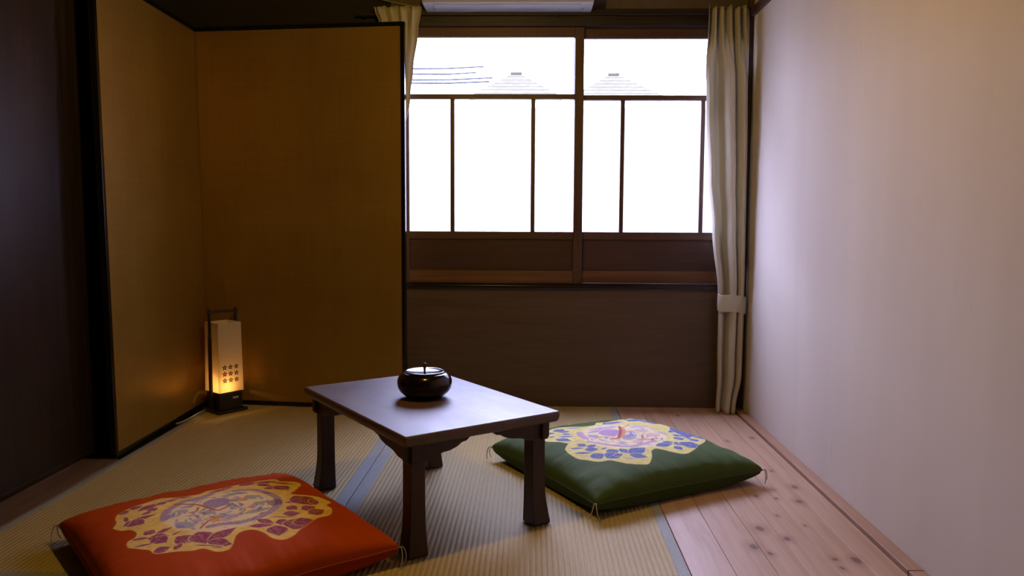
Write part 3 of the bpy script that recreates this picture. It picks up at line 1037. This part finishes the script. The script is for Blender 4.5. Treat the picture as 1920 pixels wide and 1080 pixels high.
def make_cushion(name, label, center, rz, a, b, mat, cover, under, crop, outline, leaves, inner, cols, Hc, seed, medal=None):
    """crop = (x offset, y offset, scale) of the measured points; everything is turned into cushion coordinates on its own top surface"""
    root = empty(name, (center[0], center[1], 0.0), rz)
    tag(root, label, 'cushion', 'floor cushions')
    def shape_xy(u, v):
        x = a*u*(1-0.045*(1-v*v)*abs(u)**3)
        y = b*v*(1-0.045*(1-u*u)*abs(v)**3)
        return x, y
    def top_h(u, v):
        d = max(0.0, (1-u*u)*(1-v*v))
        seam = 0.047-0.003*(1-abs(u*v))
        return seam+Hc*d**0.28
    def bot_h(u, v):
        d = max(0.0, (1-u*u)*(1-v*v))
        seam = 0.047-0.003*(1-abs(u*v))
        return max(0.0015, seam-0.080*d**0.28)
    def wrinkle(u, v):
        e = max(abs(u), abs(v))
        k = max(0.0, (e-0.55)/0.45)*(1-max(0, (e-0.93)/0.07))
        r = noise.noise(Vector((u*2.2+seed, v*2.2, seed)))*0.004
        al = u if abs(v) > abs(u) else v
        fold = noise.noise(Vector((al*7.0+seed, e*1.2, seed*2.0)))
        fold2 = noise.noise(Vector((al*19.0+seed, e*1.0, seed*3.0)))
        return r+k*(0.006*fold+0.0014*fold2)
    N = 330
    us = np.linspace(-1, 1, N+1)
    us = np.sign(us)*(1-(1-np.abs(us))**1.25)
    verts = []
    for v_ in us:
        for u_ in us:
            x, y = shape_xy(u_, v_)
            verts.append((x, y, top_h(u_, v_)+wrinkle(u_, v_)))
    V = np.array(verts)
    R = Matrix.Rotation(-rz, 2)
    c, s = math.cos(-rz), math.sin(-rz)
    def loc(cpx, cpy):
        px_, py_ = crop[0]+cpx/crop[2], crop[1]+cpy/crop[2]
        z = 0.10
        for _ in range(8):
            w = on_z(px_, py_, z)
            dx, dy = w.x-center[0], w.y-center[1]
            lx_, ly_ = c*dx-s*dy, s*dx+c*dy
            u_, v_ = max(-1, min(1, lx_/a)), max(-1, min(1, ly_/b))
            z = 0.5*z+0.5*top_h(u_, v_)
        return (lx_, ly_)
    X, Y = V[:, 0], V[:, 1]
    wob = np.array([noise.noise(Vector((x*60, y*60, seed))) for x, y in zip(X, Y)])
    wob2 = np.array([noise.noise(Vector((x*170, y*170, seed+4))) for x, y in zip(X, Y)])
    C = np.tile(np.array(cover), (len(V), 1)).astype(float)
    P = [loc(*p) for p in outline]
    Ps = [(q.x, q.y) for q in spline([Vector((*p, 0)) for p in P]+[Vector((*P[0], 0))], 6)]
    ins = poly_mask(X, Y, Ps)
    _, dist = line_mask(X, Y, Ps, 0.001)
    sd = np.where(ins, dist, -dist)
    mk = np.clip(sd/0.0016+0.5, 0, 1)
    yel = np.array(cols['ground'])[None, :]*(1+0.16*wob[:, None]+0.12*wob2[:, None])
    crackle = np.clip(1-np.abs(wob)/0.06, 0, 1)
    yel = yel*(1-0.22*crackle[:, None])+np.array(cols['crackle'])[None, :]*0.22*crackle[:, None]
    C = C*(1-mk[:, None])+yel*mk[:, None]
    rim = np.clip(1-np.abs(sd-0.003)/0.0022, 0, 1)
    C = C*(1-0.5*rim[:, None])+np.array(cols['rim'])[None, :]*0.5*rim[:, None]
    def lay(mask, col, k=1.0):
        nonlocal C
        mm = (mask*k*np.clip(sd/0.003, 0, 1))[:, None]
        C = C*(1-mm)+np.array(col)[None, :]*mm
    if medal:
        mq = [loc(*p) for p in medal]
        mcx, mcy = mq[0]
        mr = sum(math.hypot(p[0]-mcx, p[1]-mcy) for p in mq[1:])/len(mq[1:])
        dm = np.hypot(X-mcx, Y-mcy)
        lay(np.clip((mr-dm)/0.012+0.5, 0, 1), cols['cream'], 0.75)
        rs = random.Random(int(seed*10))
        names = ['lilac', 'lilac', 'blue', 'slate', 'white', 'ground', 'lilac', 'leaf']
        for q_ in range(170):
            rr_, th_ = mr*(0.16+0.80*rs.random()), rs.uniform(0, 2*math.pi)
            ox_, oy_ = mcx+rr_*math.cos(th_), mcy+rr_*math.sin(th_)
            ta = th_+math.pi/2+rs.uniform(-0.5, 0.5)
            ll = rs.uniform(0.014, 0.034)
            m_, vn = leaf_mask(X, Y, (ox_, oy_), (ox_+ll*math.cos(ta), oy_+ll*math.sin(ta)), rs.uniform(0.07, 0.14))
            lay(m_, cols[rs.choice(names)], 0.75)
    for it in leaves:
        p0, p1 = loc(it[0], it[1]), loc(it[2], it[3])
        fat = it[4]
        m_, vn = leaf_mask(X, Y, p0, p1, fat, grow=0.0026)
        lay(m_, cols['rim'], 0.9)
        m_, vn = leaf_mask(X, Y, p0, p1, fat)
        edge = m_*np.clip(0.92+0.3*wob2, 0.55, 1)
        lay(edge, cols['leaf'])
        if fat > 0.1: lay(m_*vn, cols['vein'], 0.55)
    for kind, col, pts, w in inner:
        q = [loc(*p) for p in pts]
        if kind == 'leaf':
            m_, vn = leaf_mask(X, Y, q[0], q[1], w)
            st = 0.72+0.28*np.sign(np.sin((X*math.cos(0.7)+Y*math.sin(0.7))*900))
            lay(m_*st, cols[col], 0.9)
        elif kind == 'line':
            sp = [(k.x, k.y) for k in spline([Vector((*p, 0)) for p in q], 6)]
            m_, d = line_mask(X, Y, sp, w)
            lay(m_, cols[col], 0.9)
        elif kind == 'band':
            sp = [(k.x, k.y) for k in spline([Vector((*p, 0)) for p in q], 8)]
            m_, d = line_mask(X, Y, sp, w)
            lay(m_, cols[col], 0.7)
            dots = np.clip(np.sin(X*520+wob*1.5)*np.sin(Y*520+wob*1.5)*3-0.6, 0, 1)
            lay(m_*dots, cols['dot'], 0.8)
        elif kind == 'scales':
            d = np.hypot(X-q[0][0], Y-q[0][1])
            m_ = np.clip((w-d)/0.002+0.5, 0, 1)
            lay(m_, cols[col], 0.85)
            an = np.arctan2(Y-q[0][1], X-q[0][0])
            ringp = np.sin(d*900)
            dots = np.clip((ringp*np.sin(an*14)-0.25)*3, 0, 1)
            lay(m_*dots, cols['dot'], 0.9)
    me = bpy.data.meshes.new('cover')
    n1 = N+1
    idx = np.arange(n1*n1).reshape(n1, n1)
    F = np.stack([idx[:-1, :-1], idx[:-1, 1:], idx[1:, 1:], idx[1:, :-1]], -1).reshape(-1, 4)
    # underside, coarser, same outline
    NB = 66
    ub = us[::5]
    bv = []
    for v_ in ub:
        for u_ in ub:
            x, y = shape_xy(u_, v_)
            bv.append((x, y, bot_h(u_, v_)+(0 if max(abs(u_), abs(v_)) < 1 else wrinkle(u_, v_))))
    nb = len(ub)
    ib = np.arange(nb*nb).reshape(nb, nb)+len(V)
    FB = np.stack([ib[:-1, :-1], ib[1:, :-1], ib[1:, 1:], ib[:-1, 1:]], -1).reshape(-1, 4)
    allv = np.vstack([V, np.array(bv)])
    me.from_pydata(allv.tolist(), [], np.vstack([F, FB]).tolist())
    me.polygons.foreach_set('use_smooth', [True]*len(me.polygons))
    ca = me.color_attributes.new('print', 'FLOAT_COLOR', 'POINT')
    allc = np.ones((len(allv), 4), np.float32)
    allc[:len(V), :3] = np.clip(C, 0, 1)
    allc[len(V):, :3] = under
    ca.data.foreach_set('color', allc.ravel())
    me.materials.append(mat)
    link('cover', me, root)
    # seam piping round the rim
    rim_pts = []
    for side in range(4):
        for k in range(40):
            t = -1+2*k/40
            u_, v_ = [(t, -1), (1, t), (-t, 1), (-1, -t)][side]
            x, y = shape_xy(u_, v_)
            rim_pts.append((x, y, top_h(u_, v_)+wrinkle(u_, v_)))
    rim_pts.append(rim_pts[0])
    pm = plain(name+'_piping', under, 0.7, scale=200)
    tube('piping', rim_pts, 0.0022, pm, root, 6)
    # corner tufts of string
    for su, sv in ((1, 1), (1, -1), (-1, 1), (-1, -1)):
        x, y = shape_xy(su, sv)
        z = top_h(su, sv)
        d = Vector((su*a, sv*b, 0)).normalized()
        pp = Vector((-d.y, d.x, 0))
        P0 = Vector((x, y, z))
        tf = empty('corner_tuft')
        tf.parent = root
        for k, (l, side_, drop) in enumerate(((0.016, 0.010, 0.034), (0.011, -0.012, 0.036))):
            pts = spline([P0-d*0.006, P0+d*l*0.6+pp*side_*0.3+Vector((0, 0, 0.003)), P0+d*l+pp*side_*0.8-Vector((0, 0, drop*0.6)), P0+d*l*0.8+pp*side_*1.4-Vector((0, 0, min(z-0.003, drop+0.004)))], 6)
            tube('string', pts, 0.0016, M['string'], tf, 6)
    return root

ORANGE_OUT = [(50, 440), (110, 455), (200, 450), (245, 480), (230, 520), (170, 555), (175, 600), (250, 610), (350, 620), (400, 650), (560, 635), (700, 625), (790, 605), (900, 625), (990, 610),
    (1030, 570), (1060, 500), (1120, 465), (1210, 455), (1290, 480), (1350, 515), (1440, 530), (1530, 500), (1580, 450), (1650, 400), (1720, 350), (1830, 320), (1840, 275), (1800, 250),
    (1835, 225), (1750, 190), (1640, 170), (1510, 160), (1545, 130), (1590, 85), (1560, 60), (1430, 52), (1380, 32), (1270, 42), (1100, 80), (900, 124), (820, 135), (740, 163), (560, 183),
    (430, 194), (300, 238), (200, 272), (100, 322), (70, 360), (80, 390)]
ORANGE_LEAF = [(200, 540, 360, 515, .12), (310, 470, 395, 480, .5), (395, 490, 540, 430, .16), (335, 525, 520, 500, .3), (380, 515, 490, 555, .3), (215, 600, 390, 560, .08), (380, 640, 525, 590, .32),
    (560, 560, 720, 500, .3), (570, 510, 715, 560, .28), (550, 620, 620, 560, .2), (530, 500, 620, 455, .12), (640, 560, 770, 540, .1), (750, 470, 812, 570, .3), (825, 545, 1065, 435, .16),
    (825, 552, 1030, 568, .28), (690, 582, 960, 580, .03), (1160, 430, 1370, 410, .14), (1230, 370, 1375, 400, .2), (1380, 395, 1515, 375, .34), (1385, 415, 1412, 500, .5), (1475, 262, 1562, 285, .5),
    (1440, 322, 1590, 310, .28), (1530, 445, 1590, 345, .4), (1590, 345, 1640, 420, .5), (1450, 235, 1640, 220, .1), (1530, 178, 1690, 250, .3), (1595, 285, 1710, 262, .36), (1650, 315, 1785, 285, .3),
    (1320, 348, 1570, 342, .03), (1680, 200, 1710, 250, .2), (820, 157, 1060, 103, .09), (1080, 98, 1230, 58, .2), (1100, 72, 1210, 52, .12), (1215, 70, 1400, 48, .2), (1230, 78, 1350, 98, .2),
    (1280, 122, 1480, 98, .2), (1380, 92, 1490, 130, .3), (1330, 60, 1560, 82, .08), (100, 332, 185, 290, .3), (180, 292, 300, 252, .26), (190, 385, 412, 318, .14), (170, 385, 308, 402, .3),
    (250, 302, 460, 222, .16), (330, 302, 422, 268, .36), (450, 227, 600, 192, .14), (530, 192, 720, 178, .08), (150, 345, 168, 392, .1), (138, 428, 195, 370, .1), (280, 330, 380, 295, .2),
    (400, 250, 500, 215, .25), (930, 120, 1040, 100, .2)]
ORANGE_IN = [('band', 'lilac', [(470, 370), (490, 300), (560, 255), (640, 215), (760, 190), (850, 165)], .011), ('band', 'lilac', [(840, 425), (950, 405), (1120, 388), (1280, 335), (1390, 265), (1400, 205), (1320, 158), (1200, 132), (1050, 140)], .010),
    ('leaf', 'blue', [(560, 395), (725, 435)], .2), ('leaf', 'lilac', [(470, 345), (570, 350)], .3), ('leaf', 'blue', [(590, 290), (660, 310)], .3), ('leaf', 'blue', [(600, 268), (710, 262)], .14), ('leaf', 'lilac', [(640, 340), (770, 330)], .12),
    ('leaf', 'lilac', [(680, 372), (810, 382)], .14), ('leaf', 'lilac', [(650, 218), (850, 186)], .22), ('scales', 'lilac', [(900, 232)], .034), ('leaf', 'slate', [(930, 188), (1150, 150)], .12), ('leaf', 'slate', [(1115, 205), (1250, 180)], .3),
    ('leaf', 'slate', [(1190, 255), (1305, 225)], .25), ('leaf', 'slate', [(765, 312), (910, 308)], .24), ('leaf', 'white', [(890, 306), (1035, 288)], .22), ('leaf', 'slate', [(1110, 325), (1370, 268)], .11), ('leaf', 'lilac', [(960, 345), (1120, 325)], .2),
    ('line', 'red', [(555, 238), (640, 240), (740, 247), (830, 272), (900, 290), (960, 275), (1010, 252)], .0035), ('line', 'red', [(680, 312), (735, 298), (748, 268)], .0028), ('line', 'red', [(768, 440), (800, 405), (835, 378)], .0030),
    ('line', 'orange', [(830, 378), (890, 352), (950, 338)], .0040), ('leaf', 'orange', [(865, 395), (915, 350)], .25), ('leaf', 'orange', [(1065, 218), (1165, 204)], .35), ('leaf', 'orange', [(1145, 275), (1215, 262)], .4),
    ('leaf', 'slate', [(1010, 215), (1080, 222)], .3), ('leaf', 'blue', [(960, 250), (1040, 240)], .3), ('leaf', 'dot', [(1355, 262), (1405, 200)], .25), ('leaf', 'dot', [(1270, 150), (1355, 163)], .15)]
make_cushion('floor_cushion', 'orange floor cushion with yellow patch of maroon leaves in the left foreground', (-0.792, 1.930), math.radians(-51.0+1.0), 0.338, 0.322, M['cloth_orange'],
    (0.47, 0.062, 0.003), (0.36, 0.040, 0.002), (200, 890, 4.364), ORANGE_OUT, ORANGE_LEAF, ORANGE_IN,
    {'ground': (0.86, 0.58, 0.17), 'crackle': (0.55, 0.20, 0.05), 'rim': (0.88, 0.66, 0.28), 'leaf': (0.32, 0.042, 0.15), 'vein': (0.5, 0.2, 0.25), 'lilac': (0.42, 0.28, 0.52), 'blue': (0.27, 0.27, 0.52),
     'slate': (0.20, 0.24, 0.33), 'white': (0.72, 0.68, 0.66), 'red': (0.50, 0.10, 0.04), 'orange': (0.70, 0.26, 0.08), 'dot': (0.16, 0.06, 0.22), 'cream': (0.88, 0.72, 0.50)}, 0.080, 2.3, [(945, 285), (470, 350), (1415, 225), (800, 430), (1120, 128)])

GREEN_OUT = [(235, 440), (255, 400), (270, 378), (140, 355), (20, 345), (-60, 310), (-40, 260), (40, 225), (150, 197), (300, 187), (460, 182), (570, 168), (590, 145), (700, 130), (860, 100), (1050, 82), (1190, 92), (1320, 135),
    (1400, 170), (1460, 190), (1600, 214), (1720, 258), (1800, 312), (1810, 345), (1740, 390), (1710, 430), (1640, 475), (1560, 488), (1450, 470), (1330, 440), (1250, 430), (1210, 455), (1215, 510), (1190, 590), (1130, 605),
    (950, 595), (850, 575), (740, 555), (620, 570), (480, 555), (380, 540), (290, 495)]
GREEN_LEAF = [(290, 432, 460, 420, .12), (370, 380, 485, 398, .3), (330, 485, 565, 470, .09), (455, 440, 620, 425, .3), (490, 412, 585, 375, .25), (540, 535, 685, 490, .32), (560, 475, 650, 540, .35), (695, 465, 855, 440, .32),
    (715, 535, 830, 465, .34), (790, 510, 890, 480, .25), (640, 432, 712, 405, .15), (850, 420, 962, 482, .22), (958, 478, 1142, 415, .24), (958, 490, 1175, 527, .24), (880, 532, 1090, 546, .03), (1255, 402, 1455, 370, .18),
    (1330, 360, 1462, 352, .2), (1400, 240, 1565, 228, .1), (1420, 205, 1612, 242, .12), (1445, 260, 1565, 292, .3), (1460, 312, 1575, 308, .38), (1465, 382, 1592, 368, .32), (1468, 402, 1558, 448, .34), (1628, 350, 1705, 412, .42),
    (1632, 425, 1662, 350, .4), (1640, 332, 1745, 330, .25), (1680, 300, 1775, 302, .36), (1560, 252, 1632, 322, .16), (1590, 232, 1612, 302, .2), (660, 162, 845, 120, .16), (700, 147, 900, 126, .14), (930, 115, 1062, 102, .32),
    (960, 124, 1085, 98, .2), (1070, 100, 1185, 95, .2), (1110, 127, 1255, 132, .3), (1150, 112, 1245, 157, .3), (1250, 142, 1392, 167, .14), (150, 242, 305, 230, .22), (200, 262, 315, 266, .22), (130, 322, 312, 346, .2),
    (160, 297, 352, 290, .12), (145, 210, 195, 240, .3), (220, 204, 480, 190, .05), (30, 260, 130, 250, .3), (40, 300, 130, 290, .25)]
GREEN_IN = [('band', 'lilac', [(400, 245), (420, 280), (470, 310)], .012), ('leaf', 'lilac', [(490, 222), (850, 188)], .12), ('leaf', 'slate', [(490, 247), (650, 222)], .16), ('leaf', 'slate', [(515, 270), (610, 302)], .3),
    ('leaf', 'orange', [(590, 302), (670, 285)], .25), ('scales', 'lilac', [(745, 248)], .040), ('line', 'red', [(850, 186), (868, 230), (858, 280), (830, 305), (760, 312)], .0065), ('line', 'orange', [(880, 200), (905, 240), (885, 300)], .0050),
    ('line', 'rust', [(845, 185), (856, 240), (840, 290)], .0028), ('leaf', 'slate', [(895, 322), (1045, 270)], .2), ('leaf', 'slate', [(915, 292), (1010, 270)], .25), ('band', 'lilac', [(500, 345), (770, 382), (1000, 393), (1250, 342)], .008),
    ('leaf', 'lilac', [(795, 350), (970, 372)], .12), ('line', 'red', [(1080, 325), (1170, 322), (1265, 314)], .0035), ('line', 'red', [(1110, 312), (1105, 280)], .0040), ('leaf', 'pink', [(990, 352), (1120, 328)], .2), ('leaf', 'lilac', [(975, 202), (1180, 175)], .12),
    ('leaf', 'lilac', [(1075, 247), (1170, 225)], .2), ('leaf', 'lilac', [(1195, 200), (1305, 218)], .2), ('leaf', 'lilac', [(1285, 230), (1395, 272)], .25), ('leaf', 'pink', [(1175, 292), (1305, 250)], .2), ('line', 'red', [(895, 195), (955, 163)], .0028),
    ('line', 'orange', [(930, 238), (1080, 230)], .0028), ('leaf', 'pink', [(1150, 350), (1260, 340)], .25), ('leaf', 'lilac', [(700, 190), (850, 175)], .1), ('leaf', 'white', [(980, 215), (1090, 208)], .2)]
make_cushion('floor_cushion', 'green floor cushion with pale yellow patch of blue leaves beside the plaster wall', (0.312, 2.650), math.radians(30.5), 0.335, 0.326, M['cloth_green'],
    (0.058, 0.095, 0.022), (0.040, 0.066, 0.015), (1020, 770, 6.0), GREEN_OUT, GREEN_LEAF, GREEN_IN,
    {'ground': (0.70, 0.62, 0.22), 'crackle': (0.62, 0.48, 0.16), 'rim': (0.74, 0.68, 0.34), 'leaf': (0.085, 0.12, 0.36), 'vein': (0.3, 0.35, 0.55), 'lilac': (0.50, 0.32, 0.54), 'blue': (0.2, 0.25, 0.5),
     'slate': (0.26, 0.26, 0.44), 'white': (0.75, 0.72, 0.66), 'red': (0.55, 0.15, 0.08), 'rust': (0.28, 0.06, 0.03), 'orange': (0.68, 0.30, 0.14), 'pink': (0.62, 0.38, 0.42), 'dot': (0.30, 0.10, 0.30), 'cream': (0.82, 0.70, 0.50)}, 0.088, 6.1, [(890, 270), (395, 265), (1390, 260), (880, 398), (900, 165)])

# ------------------------------------------------------------------ pendant bulb over the table (just above the picture)
pl = empty('pendant_lamp', (LAMP_POS.x, LAMP_POS.y, ZC))
tag(pl, 'bare bulb pendant lamp hanging from the ceiling above the table', 'lamp')
dz = LAMP_POS.z-ZC
lathe('ceiling_rose', [(0.045, 0.0), (0.045, -0.012), (0.030, -0.028), (0.006, -0.034)], M['black_lacquer'], pl, 24)
tube('cord', [(0, 0, -0.03), (0, 0, dz+0.12)], 0.003, M['black_lacquer'], pl)
lathe('socket', [(0.006, dz+0.125), (0.018, dz+0.115), (0.020, dz+0.062), (0.017, dz+0.060)], M['black_lacquer'], pl, 20)
lathe('bulb', [(0.013, dz+0.062), (0.016, dz+0.045), (0.030, dz+0.020), (0.035, dz), (0.030, dz-0.020), (0.016, dz-0.034), (0.004, dz-0.0375)], M['clear_glass'], pl, 24)
bd = bpy.data.lights.new('pendant_bulb_light', 'POINT')
bd.energy = LAMP_POWER
bd.color = LAMP_COLOR
bd.shadow_soft_size = 0.026
bo = bpy.data.objects.new('pendant_bulb_light', bd)
COL.objects.link(bo)
bo.location = LAMP_POS
